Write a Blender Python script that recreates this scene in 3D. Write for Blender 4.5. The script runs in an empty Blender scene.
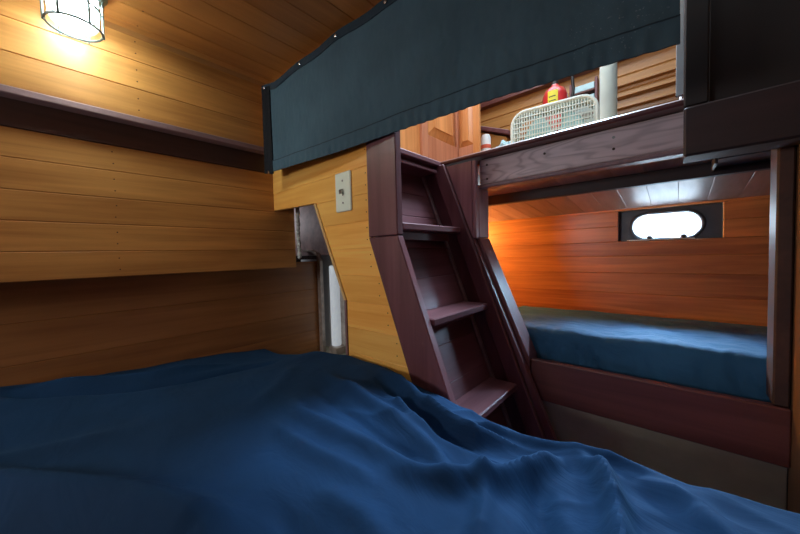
import bpy, bmesh, math, random
from mathutils import Vector, Matrix, noise
random.seed(4)
S = bpy.context.scene
COL = S.collection
H = 1.0            # camera height above the cabin sole; heights below are written relative to it


def V(x, y, h):
    return Vector((x, y, h + H))


# ------------------------------------------------------------------ materials
def new_mat(name):
    m = bpy.data.materials.new(name)
    m.use_nodes = True
    nt = m.node_tree
    b = nt.nodes['Principled BSDF']
    return m, nt, b


def wood(name, dark, light, axis, rough=.35, coat=.3, var=.25, fine=34., contrast=1., bump=.12, spec=.5, rings=0.):
    """varnished timber, grain along world axis 0,1,2; each board (mesh island) differs a little"""
    m, nt, b = new_mat(name)
    N, Lk = nt.nodes, nt.links
    tc = N.new('ShaderNodeTexCoord')
    geo = N.new('ShaderNodeNewGeometry')
    comb = N.new('ShaderNodeVectorMath'); comb.operation = 'MULTIPLY_ADD'
    off = N.new('ShaderNodeCombineXYZ')
    for i in range(3):
        mu = N.new('ShaderNodeMath'); mu.operation = 'MULTIPLY'; mu.inputs[1].default_value = 7.3 + 3.1 * i
        Lk.new(geo.outputs['Random Per Island'], mu.inputs[0]); Lk.new(mu.outputs[0], off.inputs[i])
    sc = [fine] * 3; sc[axis] = fine * .045
    comb.inputs[1].default_value = sc
    Lk.new(tc.outputs['Object'], comb.inputs[0]); Lk.new(off.outputs[0], comb.inputs[2])
    n1 = N.new('ShaderNodeTexNoise'); n1.inputs['Scale'].default_value = 1.; n1.inputs['Detail'].default_value = 6
    n1.inputs['Roughness'].default_value = .6; n1.inputs['Distortion'].default_value = .6
    Lk.new(comb.outputs[0], n1.inputs['Vector'])
    # slow figure
    comb2 = N.new('ShaderNodeVectorMath'); comb2.operation = 'MULTIPLY_ADD'
    sc2 = [9.] * 3; sc2[axis] = 1.6
    comb2.inputs[1].default_value = sc2
    Lk.new(tc.outputs['Object'], comb2.inputs[0]); Lk.new(off.outputs[0], comb2.inputs[2])
    n2 = N.new('ShaderNodeTexNoise'); n2.inputs['Scale'].default_value = 1.2; n2.inputs['Detail'].default_value = 3
    Lk.new(comb2.outputs[0], n2.inputs['Vector'])
    mix = N.new('ShaderNodeMix'); mix.data_type = 'FLOAT'; mix.inputs[0].default_value = .45
    Lk.new(n1.outputs['Fac'], mix.inputs[2]); Lk.new(n2.outputs['Fac'], mix.inputs[3])
    fac = mix.outputs[0]
    if rings:
        w = N.new('ShaderNodeMath'); w.operation = 'MULTIPLY'; w.inputs[1].default_value = rings
        Lk.new(n2.outputs['Fac'], w.inputs[0])
        s = N.new('ShaderNodeMath'); s.operation = 'SINE'; Lk.new(w.outputs[0], s.inputs[0])
        p = N.new('ShaderNodeMath'); p.operation = 'POWER'; p.inputs[1].default_value = 6
        ab = N.new('ShaderNodeMath'); ab.operation = 'ABSOLUTE'; Lk.new(s.outputs[0], ab.inputs[0]); Lk.new(ab.outputs[0], p.inputs[0])
        ma = N.new('ShaderNodeMath'); ma.operation = 'MULTIPLY_ADD'; ma.inputs[1].default_value = -.16
        Lk.new(p.outputs[0], ma.inputs[0]); Lk.new(fac, ma.inputs[2]); fac = ma.outputs[0]
    cr = N.new('ShaderNodeValToRGB')
    cr.color_ramp.elements[0].position = .5 - .17 / contrast; cr.color_ramp.elements[0].color = (*dark, 1)
    cr.color_ramp.elements[1].position = .5 + .17 / contrast; cr.color_ramp.elements[1].color = (*light, 1)
    Lk.new(fac, cr.inputs[0])
    hs = N.new('ShaderNodeHueSaturation')
    mv = N.new('ShaderNodeMath'); mv.operation = 'MULTIPLY_ADD'; mv.inputs[1].default_value = var; mv.inputs[2].default_value = 1 - var / 2
    Lk.new(geo.outputs['Random Per Island'], mv.inputs[0]); Lk.new(mv.outputs[0], hs.inputs['Value'])
    Lk.new(cr.outputs[0], hs.inputs['Color']); Lk.new(hs.outputs[0], b.inputs['Base Color'])
    b.inputs['Roughness'].default_value = rough
    b.inputs['Coat Weight'].default_value = coat; b.inputs['Coat Roughness'].default_value = .22
    b.inputs['Specular IOR Level'].default_value = spec
    bp = N.new('ShaderNodeBump'); bp.inputs['Strength'].default_value = bump; bp.inputs['Distance'].default_value = .002
    Lk.new(n1.outputs['Fac'], bp.inputs['Height']); Lk.new(bp.outputs[0], b.inputs['Normal'])
    return m


def plain(name, col, rough=.5, metal=0., coat=0., noise_amt=.12, nscale=30., bump=.0, sheen=0., emit=None, strength=0.):
    m, nt, b = new_mat(name)
    N, Lk = nt.nodes, nt.links
    tc = N.new('ShaderNodeTexCoord')
    n = N.new('ShaderNodeTexNoise'); n.inputs['Scale'].default_value = nscale; n.inputs['Detail'].default_value = 5
    Lk.new(tc.outputs['Object'], n.inputs['Vector'])
    cr = N.new('ShaderNodeValToRGB')
    cr.color_ramp.elements[0].position = .3; cr.color_ramp.elements[1].position = .7
    cr.color_ramp.elements[0].color = (*[c * (1 - noise_amt) for c in col], 1)
    cr.color_ramp.elements[1].color = (*[min(1, c * (1 + noise_amt)) for c in col], 1)
    Lk.new(n.outputs['Fac'], cr.inputs[0]); Lk.new(cr.outputs[0], b.inputs['Base Color'])
    b.inputs['Roughness'].default_value = rough; b.inputs['Metallic'].default_value = metal
    b.inputs['Coat Weight'].default_value = coat
    b.inputs['Sheen Weight'].default_value = sheen
    if bump:
        bp = N.new('ShaderNodeBump'); bp.inputs['Strength'].default_value = bump; bp.inputs['Distance'].default_value = .002
        Lk.new(n.outputs['Fac'], bp.inputs['Height']); Lk.new(bp.outputs[0], b.inputs['Normal'])
    if emit:
        b.inputs['Emission Color'].default_value = (*emit, 1); b.inputs['Emission Strength'].default_value = strength
    return m


def cloth(name, col, sheen=.3, weave=900., rough=.85, fold_bump=.0, lint=0., tint=None):
    m, nt, b = new_mat(name)
    N, Lk = nt.nodes, nt.links
    tc = N.new('ShaderNodeTexCoord')
    n = N.new('ShaderNodeTexNoise'); n.inputs['Scale'].default_value = 7; n.inputs['Detail'].default_value = 6
    Lk.new(tc.outputs['Object'], n.inputs['Vector'])
    cr = N.new('ShaderNodeValToRGB')
    cr.color_ramp.elements[0].position = .3; cr.color_ramp.elements[1].position = .7
    cr.color_ramp.elements[0].color = (*[c * .86 for c in col], 1); cr.color_ramp.elements[1].color = (*[c * 1.14 for c in col], 1)
    Lk.new(n.outputs['Fac'], cr.inputs[0])
    out = cr.outputs[0]
    if lint:
        n3 = N.new('ShaderNodeTexNoise'); n3.inputs['Scale'].default_value = 260; n3.inputs['Detail'].default_value = 2
        Lk.new(tc.outputs['Object'], n3.inputs['Vector'])
        n4 = N.new('ShaderNodeTexNoise'); n4.inputs['Scale'].default_value = 3.2; n4.inputs['Detail'].default_value = 1
        Lk.new(tc.outputs['Object'], n4.inputs['Vector'])
        a = N.new('ShaderNodeMapRange'); a.inputs[1].default_value = .66; a.inputs[2].default_value = .74
        Lk.new(n3.outputs['Fac'], a.inputs[0])
        c = N.new('ShaderNodeMapRange'); c.inputs[1].default_value = .63; c.inputs[2].default_value = .68
        Lk.new(n4.outputs['Fac'], c.inputs[0])
        mu = N.new('ShaderNodeMath'); mu.operation = 'MULTIPLY'; Lk.new(a.outputs[0], mu.inputs[0]); Lk.new(c.outputs[0], mu.inputs[1])
        m2 = N.new('ShaderNodeMath'); m2.operation = 'MULTIPLY'; m2.inputs[1].default_value = lint; Lk.new(mu.outputs[0], m2.inputs[0])
        mx = N.new('ShaderNodeMix'); mx.data_type = 'RGBA'
        Lk.new(m2.outputs[0], mx.inputs[0]); Lk.new(out, mx.inputs[6]); mx.inputs[7].default_value = (.3, .36, .42, 1)
        out = mx.outputs[2]
    Lk.new(out, b.inputs['Base Color'])
    b.inputs['Roughness'].default_value = rough
    b.inputs['Specular IOR Level'].default_value = .18
    b.inputs['Sheen Weight'].default_value = sheen; b.inputs['Sheen Roughness'].default_value = .5
    if tint: b.inputs['Sheen Tint'].default_value = (*tint, 1)
    n5 = N.new('ShaderNodeTexNoise'); n5.inputs['Scale'].default_value = weave; n5.inputs['Detail'].default_value = 1
    Lk.new(tc.outputs['Object'], n5.inputs['Vector'])
    bp = N.new('ShaderNodeBump'); bp.inputs['Strength'].default_value = .12; bp.inputs['Distance'].default_value = .0006
    Lk.new(n5.outputs['Fac'], bp.inputs['Height'])
    nrm = bp.outputs[0]
    if fold_bump:
        mp = N.new('ShaderNodeMapping'); mp.inputs['Scale'].default_value = (7, 16, 7); mp.inputs['Rotation'].default_value = (0, 0, .5)
        Lk.new(tc.outputs['Object'], mp.inputs['Vector'])
        n6 = N.new('ShaderNodeTexNoise'); n6.inputs['Scale'].default_value = 1.; n6.inputs['Detail'].default_value = 4; n6.inputs['Distortion'].default_value = 1.2
        Lk.new(mp.outputs[0], n6.inputs['Vector'])
        b2 = N.new('ShaderNodeBump'); b2.inputs['Strength'].default_value = fold_bump; b2.inputs['Distance'].default_value = .02
        Lk.new(n6.outputs['Fac'], b2.inputs['Height']); Lk.new(nrm, b2.inputs['Normal']); nrm = b2.outputs[0]
    Lk.new(nrm, b.inputs['Normal'])
    return m


def glass(name, tint=(1, 1, 1), refl=.08):
    m = bpy.data.materials.new(name); m.use_nodes = True
    nt = m.node_tree; nt.nodes.clear()
    o = nt.nodes.new('ShaderNodeOutputMaterial'); mx = nt.nodes.new('ShaderNodeMixShader')
    t = nt.nodes.new('ShaderNodeBsdfTransparent'); t.inputs[0].default_value = (*tint, 1)
    g = nt.nodes.new('ShaderNodeBsdfGlossy'); g.inputs['Roughness'].default_value = .05
    lw = nt.nodes.new('ShaderNodeLayerWeight'); lw.inputs[0].default_value = .25
    mr = nt.nodes.new('ShaderNodeMath'); mr.operation = 'MULTIPLY_ADD'; mr.inputs[1].default_value = .5; mr.inputs[2].default_value = refl
    nt.links.new(lw.outputs['Fresnel'], mr.inputs[0]); nt.links.new(mr.outputs[0], mx.inputs[0])
    nt.links.new(t.outputs[0], mx.inputs[1]); nt.links.new(g.outputs[0], mx.inputs[2]); nt.links.new(mx.outputs[0], o.inputs[0])
    return m


M = {}
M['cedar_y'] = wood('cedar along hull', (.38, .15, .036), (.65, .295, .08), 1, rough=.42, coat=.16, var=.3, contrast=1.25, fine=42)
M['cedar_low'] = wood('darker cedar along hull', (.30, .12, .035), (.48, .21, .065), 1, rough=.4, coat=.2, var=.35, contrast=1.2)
M['cedar_ceil'] = wood('deckhead cedar', (.38, .145, .035), (.60, .255, .07), 1, rough=.42, coat=.2, var=.22)
M['fir_x'] = wood('honey fir across', (.84, .36, .062), (1., .57, .14), 0, rough=.36, coat=.25, var=.25, bump=.2, contrast=1.3, fine=46)
M['fir_edge'] = wood('pale fir edge', (.55, .34, .13), (.75, .5, .22), 2, var=.1)
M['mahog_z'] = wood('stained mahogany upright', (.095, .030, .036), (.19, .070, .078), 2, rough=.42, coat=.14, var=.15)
M['mahog_y'] = wood('stained mahogany fore and aft', (.095, .030, .036), (.19, .070, .078), 1, rough=.5, coat=.05, var=.2, spec=.35)
M['mahog_x'] = wood('stained mahogany athwart', (.085, .024, .02), (.165, .052, .042), 0, rough=.36, coat=.25, var=.15)
M['recess_board'] = wood('dark brown board', (.04, .018, .014), (.085, .038, .026), 1, rough=.5, coat=.05, var=.1)
M['board_x'] = wood('figured mahogany board', (.36, .25, .25), (.74, .58, .58), 0, rough=.36, coat=.3, var=.1, rings=46., fine=26)
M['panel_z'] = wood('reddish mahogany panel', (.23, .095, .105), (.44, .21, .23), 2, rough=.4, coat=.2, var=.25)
M['bunk_x'] = wood('red cedar lining', (.36, .10, .022), (.68, .235, .055), 0, rough=.4, coat=.2, var=.25, contrast=1.35, fine=44)
M['bunk_ceil'] = wood('bunk deckhead lining', (.26, .125, .09), (.44, .25, .18), 1, rough=.5, coat=.12, var=.35)
M['dark_x'] = wood('near black mahogany', (.018, .009, .010), (.042, .018, .019), 0, rough=.6, coat=.0, var=.15)
M['dark_z'] = wood('near black mahogany upright', (.007, .004, .004), (.016, .008, .007), 2, rough=.6, coat=.0, var=.15)
M['oak_z'] = wood('varnished door wood', (.50, .19, .06), (.82, .38, .14), 2, rough=.3, coat=.4, var=.3)
M['oak_y'] = wood('varnished rail wood', (.5, .2, .09), (.8, .4, .2), 1, rough=.3, coat=.4, var=.25)
M['oak_pink'] = wood('pinkish door frame wood', (.42, .15, .08), (.66, .30, .18), 2, rough=.35, coat=.3, var=.2)
M['oak_x'] = wood('saloon plank wood', (.30, .13, .035), (.52, .26, .08), 0, rough=.35, coat=.3, var=.35)
M['right_z'] = wood('brown side lining', (.16, .07, .028), (.27, .125, .05), 2, rough=.6, coat=.2)
M['mauve'] = plain('mauve stained ply', (.42, .29, .29), .55, noise_amt=.3, nscale=25)
M['navy'] = cloth('navy jersey sheet', (.0045, .028, .078), sheen=.05, fold_bump=.22, tint=(.2, .6, 1))
M['teal'] = cloth('blue grey mattress cover', (.026, .098, .20), sheen=.04, fold_bump=.45, rough=.8)
M['curtain'] = cloth('slate blue curtain canvas', (.056, .104, .136), sheen=.06, lint=.5, weave=1300)
M['curtain_dark'] = cloth('navy binding tape', (.02, .036, .05), sheen=.1)
M['velcro'] = cloth('black hook tape', (.008, .009, .012), sheen=.05, weave=2500)
M['plate'] = plain('ivory green plastic', (.86, .93, .78), .4, noise_amt=.03)
M['toggle'] = plain('ivory toggle', (.55, .6, .45), .4, noise_amt=.03)
M['screw'] = plain('dull screw metal', (.4, .38, .34), .35, metal=.9)
M['nail'] = plain('dark nail holes', (.05, .022, .01), .7)
M['chrome'] = plain('snap metal', (.75, .78, .8), .2, metal=1.)
M['cage'] = plain('grey green cage metal', (.16, .2, .2), .4, metal=.7)
M['purple_trim'] = wood('purple brown rail', (.13, .07, .075), (.27, .16, .165), 1, rough=.5, coat=.05)  # purple brown is the rail wood's own colour
M['bracket'] = plain('grey brown metal', (.45, .38, .33), .4, metal=.4, noise_amt=.3)
M['white_paint'] = plain('white paint', (.78, .82, .84), .4, noise_amt=.05)
M['tube_glow'] = plain('aged white tube with added glow', (.6, .65, .7), .45, noise_amt=.08, emit=(.85, .93, 1.), strength=.3)  # faint glow added to the housing to lighten the recess
M['foam'] = plain('dirty white insulation edge', (.55, .55, .5), .9, noise_amt=.4, nscale=90)
M['beige'] = plain('beige painted panel', (.40, .37, .27), .75, noise_amt=.12, nscale=14)
M['floor'] = wood('teak sole', (.1, .05, .025), (.2, .11, .06), 0, var=.3)
M['frame_dark'] = plain('dark portlight frame', (.09, .085, .09), .45, metal=.3)
M['steel'] = plain('grey blue painted pole', (.68, .88, .93), .35, noise_amt=.12, nscale=9)
M['fan'] = plain('off white fan enamel', (.80, .95, .95), .4, noise_amt=.06)
M['blade'] = plain('aqua fan blade', (.45, .88, .95), .35, noise_amt=.06)
M['red'] = plain('red extinguisher paint', (.62, .03, .03), .3, coat=.5, noise_amt=.05)
M['yellow'] = plain('yellow label', (.85, .75, .05), .5, noise_amt=.03)
M['ink'] = plain('black label ink', (.02, .02, .02), .6)
M['black'] = plain('black plastic', (.02, .02, .022), .4)
M['towel'] = plain('pale blue rag', (.45, .68, .78), .9, noise_amt=.35, nscale=40)
M['redtape'] = plain('red lid', (.7, .12, .06), .5)
M['tray'] = plain('pale aqua plastic', (.50, .72, .76), .45)
M['void'] = plain('locker interior', (.02, .017, .016), .8)
M['globe'] = plain('lit frosted globe', (.9, .95, .95), .4, emit=(.94, 1., .97), strength=150)
M['glass'] = glass('clear lamp glass', (.86, .97, .95))
_nt = M['glass'].node_tree
_tl = _nt.nodes.new('ShaderNodeBsdfTranslucent'); _tl.inputs[0].default_value = (.8, .97, .95, 1)
_mx = _nt.nodes.new('ShaderNodeMixShader'); _mx.inputs[0].default_value = .12
_o = next(n for n in _nt.nodes if n.type == 'OUTPUT_MATERIAL'); _src = _o.inputs[0].links[0].from_socket
_nt.links.new(_src, _mx.inputs[1]); _nt.links.new(_tl.outputs[0], _mx.inputs[2]); _nt.links.new(_mx.outputs[0], _o.inputs[0])
M['pane'] = glass('portlight glass', (.97, .99, 1))
M['warm'] = plain('lit warm shade', (.9, .6, .3), .5, emit=(1, .66, .22), strength=290)

# ------------------------------------------------------------------ mesh helpers
def wloc(o):
    v = Vector(o.location)
    while o.parent:
        o = o.parent; v += Vector(o.location)
    return v


def link(name, bm, mats, parent=None, smooth=False, loc=None):
    """bm is in world coordinates"""
    if parent is not None:
        base = wloc(parent); l = Vector((0, 0, 0))
        if loc is not None: l = Vector(loc) - base; base = Vector(loc)
    else:
        if loc is None:
            xs = [v.co.x for v in bm.verts]; ys = [v.co.y for v in bm.verts]; zs = [v.co.z for v in bm.verts]
            loc = Vector(((min(xs) + max(xs)) / 2, (min(ys) + max(ys)) / 2, min(zs)))
        base = Vector(loc); l = base
    bm.transform(Matrix.Translation(-base))
    bmesh.ops.recalc_face_normals(bm, faces=bm.faces)
    me = bpy.data.meshes.new(name); bm.to_mesh(me); bm.free()
    if not isinstance(mats, (list, tuple)): mats = [mats]
    for m in mats: me.materials.append(M[m] if isinstance(m, str) else m)
    if smooth:
        for p in me.polygons: p.use_smooth = True
        try: me.set_sharp_from_angle(angle=math.radians(38))
        except Exception: pass
    o = bpy.data.objects.new(name, me); COL.objects.link(o)
    o.location = l
    if parent is not None: o.parent = parent
    return o


def empty(name, loc, label, cat, group=None):
    o = bpy.data.objects.new(name, None); COL.objects.link(o); o.location = loc
    o.empty_display_size = .05
    return tag(o, label, cat, group)


def tag(o, label, cat, group=None):
    o['label'] = label; o['category'] = cat
    if group: o['group'] = group
    return o


def struct(o):
    o['kind'] = 'structure'; return o


def prism(bm, pts, d, bev=.0015, mi=0):
    """closed polygon pts (Vectors) swept by vector d, edges eased"""
    vs = [bm.verts.new(p) for p in pts]; ve = [bm.verts.new(p + d) for p in pts]
    n = len(pts); fs = []
    fs.append(bm.faces.new(vs[::-1])); fs.append(bm.faces.new(ve))
    for i in range(n): fs.append(bm.faces.new((vs[i], vs[(i + 1) % n], ve[(i + 1) % n], ve[i])))
    for f in fs: f.material_index = mi
    if bev:
        es = list({e for f in fs for e in f.edges})
        bmesh.ops.recalc_face_normals(bm, faces=fs)
        r = bmesh.ops.bevel(bm, geom=es, offset=bev, segments=1, affect='EDGES', profile=.5, clamp_overlap=True)
        for f in r['faces']: f.material_index = mi


def box(bm, x0, x1, y0, y1, h0, h1, bev=.002, mi=0):
    prism(bm, [V(x0, y0, h0), V(x1, y0, h0), V(x1, y1, h0), V(x0, y1, h0)], Vector((0, 0, h1 - h0)), bev, mi)


def clip(poly, k, c, keep_less):
    out = []
    n = len(poly)
    for i in range(n):
        a, b = poly[i], poly[(i + 1) % n]
        ia = (a[k] <= c) if keep_less else (a[k] >= c); ib = (b[k] <= c) if keep_less else (b[k] >= c)
        if ia: out.append(a)
        if ia != ib:
            t = (c - a[k]) / (b[k] - a[k]); out.append(tuple(a[j] + t * (b[j] - a[j]) for j in range(2)))
    return out


def planked(bm, poly, cuts, to3, d, k=1, bev=.0018, mi=0):
    """poly (s,t) cut into planks at the values of coordinate k in cuts"""
    cuts = [-99] + sorted(cuts) + [99]
    for a, b in zip(cuts, cuts[1:]):
        p = clip(clip(poly, k, a, False), k, b, True)
        q = []
        for v in p:
            if not q or (abs(v[0] - q[-1][0]) + abs(v[1] - q[-1][1])) > 1e-5: q.append(v)
        if len(q) > 2 and abs(q[0][0] - q[-1][0]) + abs(q[0][1] - q[-1][1]) < 1e-5: q.pop()
        if len(q) < 3: continue
        ar = sum(q[i][0] * q[(i + 1) % len(q)][1] - q[(i + 1) % len(q)][0] * q[i][1] for i in range(len(q)))
        if abs(ar) < 1e-5: continue
        prism(bm, [to3(*v) for v in q], d, bev, mi)


def rng(a, b, step, jit=0.):
    out = []; x = a
    while x < b:
        out.append(x); x += step * (1 + random.uniform(-jit, jit))
    return out


def disc(bm, c, n, r, depth=.0008, seg=8, mi=0):
    n = Vector(n).normalized(); u = n.orthogonal().normalized(); w = n.cross(u)
    pts = [c + (u * math.cos(2 * math.pi * i / seg) + w * math.sin(2 * math.pi * i / seg)) * r for i in range(seg)]
    prism(bm, pts, n * depth, 0, mi)


def tube(bm, pts, r, seg=10, cap=True, mi=0, closed=False):
    pts = [Vector(p) for p in pts]; n = len(pts); rings = []
    up = None
    for i, p in enumerate(pts):
        if closed: t = (pts[(i + 1) % n] - pts[i - 1]).normalized()
        else: t = (pts[min(i + 1, n - 1)] - pts[max(i - 1, 0)]).normalized()
        if up is None: up = t.orthogonal().normalized()
        up = (up - t * up.dot(t)).normalized(); w = t.cross(up)
        rr = r[i] if isinstance(r, (list, tuple)) else r
        rings.append([bm.verts.new(p + (up * math.cos(2 * math.pi * k / seg) + w * math.sin(2 * math.pi * k / seg)) * rr) for k in range(seg)])
    m = n if closed else n - 1
    for i in range(m):
        a, b = rings[i], rings[(i + 1) % n]
        for k in range(seg):
            f = bm.faces.new((a[k], a[(k + 1) % seg], b[(k + 1) % seg], b[k])); f.material_index = mi
    if cap and not closed:
        f = bm.faces.new(rings[0][::-1]); f.material_index = mi; f = bm.faces.new(rings[-1]); f.material_index = mi


def lathe(bm, c, axis, prof, seg=28, mi=0):
    """prof: list of (distance along axis, radius)"""
    ax = Vector(axis).normalized(); u = ax.orthogonal().normalized(); w = ax.cross(u); c = Vector(c)
    rings = []
    for d, r in prof:
        rings.append([bm.verts.new(c + ax * d + (u * math.cos(2 * math.pi * k / seg) + w * math.sin(2 * math.pi * k / seg)) * max(r, 1e-4)) for k in range(seg)])
    for a, b in zip(rings, rings[1:]):
        for k in range(seg): bm.faces.new((a[k], a[(k + 1) % seg], b[(k + 1) % seg], b[k])).material_index = mi
    bm.faces.new(rings[0][::-1]).material_index = mi; bm.faces.new(rings[-1]).material_index = mi


def B():
    return bmesh.new()


def piece(name, mat, parent, *boxes, bev=.002):
    bm = B()
    for b in boxes: box(bm, *b, bev=bev)
    return link(name, bm, mat, parent)


# ------------------------------------------------------------------ the cabin shell
CE = .675
DK0 = .333
# floor
bm = B()
planked(bm, [(-1.9, -1.3), (.95, -1.3), (.95, 2.3), (-1.9, 2.3)], rng(-1.3, 2.3, .09, .0), lambda s, t: V(s, t, -1.02), Vector((0, 0, .02)), 1)
struct(link('floor', bm, 'floor'))

# hull side, three tiers: low recessed wall, middle locker face, top locker face
bm = B()
to_low = lambda s, t: V(-1.35, s, t)
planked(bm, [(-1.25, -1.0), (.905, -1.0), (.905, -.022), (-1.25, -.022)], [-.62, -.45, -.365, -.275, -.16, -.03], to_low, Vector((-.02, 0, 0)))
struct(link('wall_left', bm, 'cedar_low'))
bm = B()
to_mid = lambda s, t: V(-1.25, s, t)
cuts = [.112, .190, .270, .033]
planked(bm, [(-1.25, -.044), (.72, -.044), (.72, .345), (-1.25, .345)], cuts, to_mid, Vector((-.022, 0, 0)), bev=.0022)
for hb in [-.044, .033, .112, .19, .27]:
    for yy in (.14, -.55):
        for dh in (.022, .056): disc(bm, V(-1.2505, yy + random.uniform(-.003, .003), hb + dh), (1, 0, 0), .0019, .0008, mi=1)
box(bm, -1.35, -1.272, -1.25, .72, -.044, -.026, mi=0)     # underside return of the locker
struct(link('wall_left', bm, ['cedar_y', 'nail']))
bm = B(); box(bm, -1.272, -1.249, -1.25, .72, .346, CE, bev=.001); struct(link('trim_11', bm, 'recess_board'))  # dark brown from the middle planks up to the ceiling
bm = B()
to_up = lambda s, t: V(-1.21, s, t)
planked(bm, [(-1.25, .431), (.60, .431), (.60, CE), (-1.25, CE)], [.515, .597], to_up, Vector((-.03, 0, 0)), bev=.0022)
for hb in (.431, .515, .597):
    for dh in (.022, .056): disc(bm, V(-1.2095, .20, hb + dh), (1, 0, 0), .0018, .0008, mi=1)
struct(link('wall_left', bm, ['cedar_y', 'nail']))
bm = B(); box(bm, -1.24, -1.2035, -1.25, .60, .412, .432, bev=.003)
struct(link('trim_1', bm, 'purple_trim'))
# ceiling of the sleeping cabin
bm = B()
planked(bm, [(-1.24, -1.25), (.9, -1.25), (.9, .80), (-1.24, .80)], rng(-1.24 + .075, .9, .078), lambda s, t: V(s, t, CE), Vector((0, 0, .02)), 0, bev=.002)
for i in range(5): disc(bm, V(-1.16 + .078 * i, .2, CE - .0005), (0, 0, -1), .0018, .0008, mi=1)
struct(link('ceiling', bm, ['cedar_ceil', 'nail']))
bm = B()
prism(bm, [V(-1.209, -1.25, CE - .010), V(-1.197, -1.25, CE), V(-1.209, -1.25, CE)], Vector((0, 1.84, 0)), 0)
struct(link('trim_2', bm, 'cedar_low'))
# walls behind and beside the camera
bm = B()
planked(bm, [(-1.4, -1.0), (.95, -1.0), (.95, CE), (-1.4, CE)], rng(-.9, CE, .1), lambda s, t: V(s, -1.25, t), Vector((0, -.02, 0)))
struct(link('wall_aft', bm, 'fir_x'))
bm = B()
planked(bm, [(-1.25, -1.0), (.62, -1.0), (.62, CE), (-1.25, CE)], rng(-.9, CE, .1), lambda s, t: V(.9, s, t), Vector((.02, 0, 0)))
struct(link('wall_right', bm, 'cedar_y'))

bm = B(); box(bm, -1.17, -.75, -1.25, -1.235, .08, .092); box(bm, -1.17, -.75, -1.25, -1.235, .35, .362); box(bm, -1.182, -1.17, -1.25, -1.235, .08, .362); box(bm, -.75, -.738, -1.25, -1.235, .08, .362)
struct(link('aft_fill_frame', bm, 'frame_dark'))  # frame only, on solid planks, added to dress the aft fill light

# partition that carries the switch (honey fir planks, sloping cut-out)
yp = .628
bm = B()
poly = [(-1.25, .195), (-1.25, CE), (-.668, CE), (-.668, .055), (-.262, -1.0), (-.792, -1.0), (-.792, -.141), (-.944, .186)]
pc = [.45, .365, .27, .262, .183, .102, .022, -.062, -.144, -.226, -.305, -.39, -.5, -.62, -.75, -.88]
pc.remove(.27)
planked(bm, poly, pc, lambda s, t: V(s, yp, t), Vector((0, .016, 0)), bev=.0016)
for hb in pc[1:9]:
    xr = -.68 if hb > .06 else -.68 + (.055 - hb) * .38
    for dh in (-.02, -.055): disc(bm, V(xr - .006, yp - .0002, hb + dh), (0, -1, 0), .0018, .0006, mi=1)
struct(link('wall_front', bm, ['fir_x', 'nail']))
bm = B()
a, b_, c = V(-.944, yp - .004, .186), V(-.792, yp - .004, -.141), V(-.792, yp - .004, -.62)
w = Vector((-.011, 0, -.002))
prism(bm, [a, b_, b_ + w, a + w], Vector((0, .02, 0)), .001)
struct(link('trim_3', bm, 'fir_edge'))
bm = B()
prism(bm, [b_, c, c + Vector((-.010, 0, 0)), b_ + Vector((-.010, 0, 0))], Vector((0, .02, 0)), .001)
struct(link('trim_4', bm, 'purple_trim'))
# partition right of the passage, behind the bed head
bm = B()
planked(bm, [(.19, -1.0), (.92, -1.0), (.92, CE), (.19, CE)], rng(-.9, CE, .1), lambda s, t: V(s, .62, t), Vector((0, .016, 0)))
struct(link('wall_front', bm, 'fir_x'))
bm = B()
planked(bm, [(.62, -1.0), (1.011, -1.0), (1.011, CE), (.62, CE)], [.8], lambda s, t: V(.176, s, t), Vector((.012, 0, 0)), k=0)
struct(link('wall_right', bm, 'right_z'))

# recess behind the cut-out
bm = B()
planked(bm, [(-1.62, .007), (-.82, .007), (-.82, .5), (-1.62, .5)], [], lambda s, t: V(s, .905, t), Vector((0, .012, 0)))
struct(link('wall_front', bm, 'mauve'))
bm = B(); box(bm, -1.62, -.83, .96, .972, -1.0, .31)
struct(link('wall_front', bm, 'white_paint'))
bm = B(); box(bm, -1.62, -1.345, .725, .904, -.012, .006); struct(link('trim_12', bm, 'dark_x'))
bm = B(); box(bm, -1.62, -.83, .905, .96, -.5, -.475); box(bm, -1.349, -.80, .70, .904, -.52, -.475)
struct(link('trim_5', bm, 'beige'))

# outer hull skin closing the spaces behind the linings
bm = B(); box(bm, -1.94, -1.92, -1.3, 2.3, -1.05, 1.65); struct(link('wall_hull_skin', bm, 'void'))
bm = B(); box(bm, -1.92, -1.355, -1.27, -1.255, -1.0, CE); box(bm, -1.92, -1.08, 1.60, 1.62, -1.0, DK0 - .02); struct(link('wall_hull_skin', bm, 'void'))
bm = B(); box(bm, -1.92, -1.26, -1.25, .64, CE + .001, CE + .02); struct(link('ceiling', bm, 'void'))

# ------------------------------------------------------------------ recess fittings
t = empty('pipe_bracket', V(-1.315, .89, -.474), 'grey brown arched metal strap standing in the dark recess beside the switch wall', 'bracket')
bm = B()
pts = [(-1.345, -.474), (-1.345, -.02), (-1.36, .01), (-1.40, .026), (-1.47, .026), (-1.47, .036), (-1.395, .036), (-1.345, .018), (-1.318, -.02), (-1.318, -.474)]
prism(bm, [V(x, .885, h) for x, h in pts[:]], Vector((0, .018, 0)), .001)
link('strap', bm, 'bracket', t)
bm = B(); disc(bm, V(-1.33, .885, -.1), (0, -1, 0), .004, .002); link('screw', bm, 'screw', t)
t = empty('tube_light', V(-1.245, .93, -.46), 'white tubular lamp housing upright behind the sloping cut in the honey planks', 'lamp')
bm = B(); tube(bm, [V(-1.245, .915, -.435), V(-1.245, .915, -.43), V(-1.245, .915, -.05), V(-1.245, .915, -.045)], [.020, .024, .024, .020], 18); link('tube', bm, 'tube_glow', t, smooth=True)
piece('end_cap', 'bracket', t, (-1.275, -1.215, .89, .945, -.474, -.44))
piece('backplate', 'bracket', t, (-1.27, -1.18, .944, .956, -.474, -.02))
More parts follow.
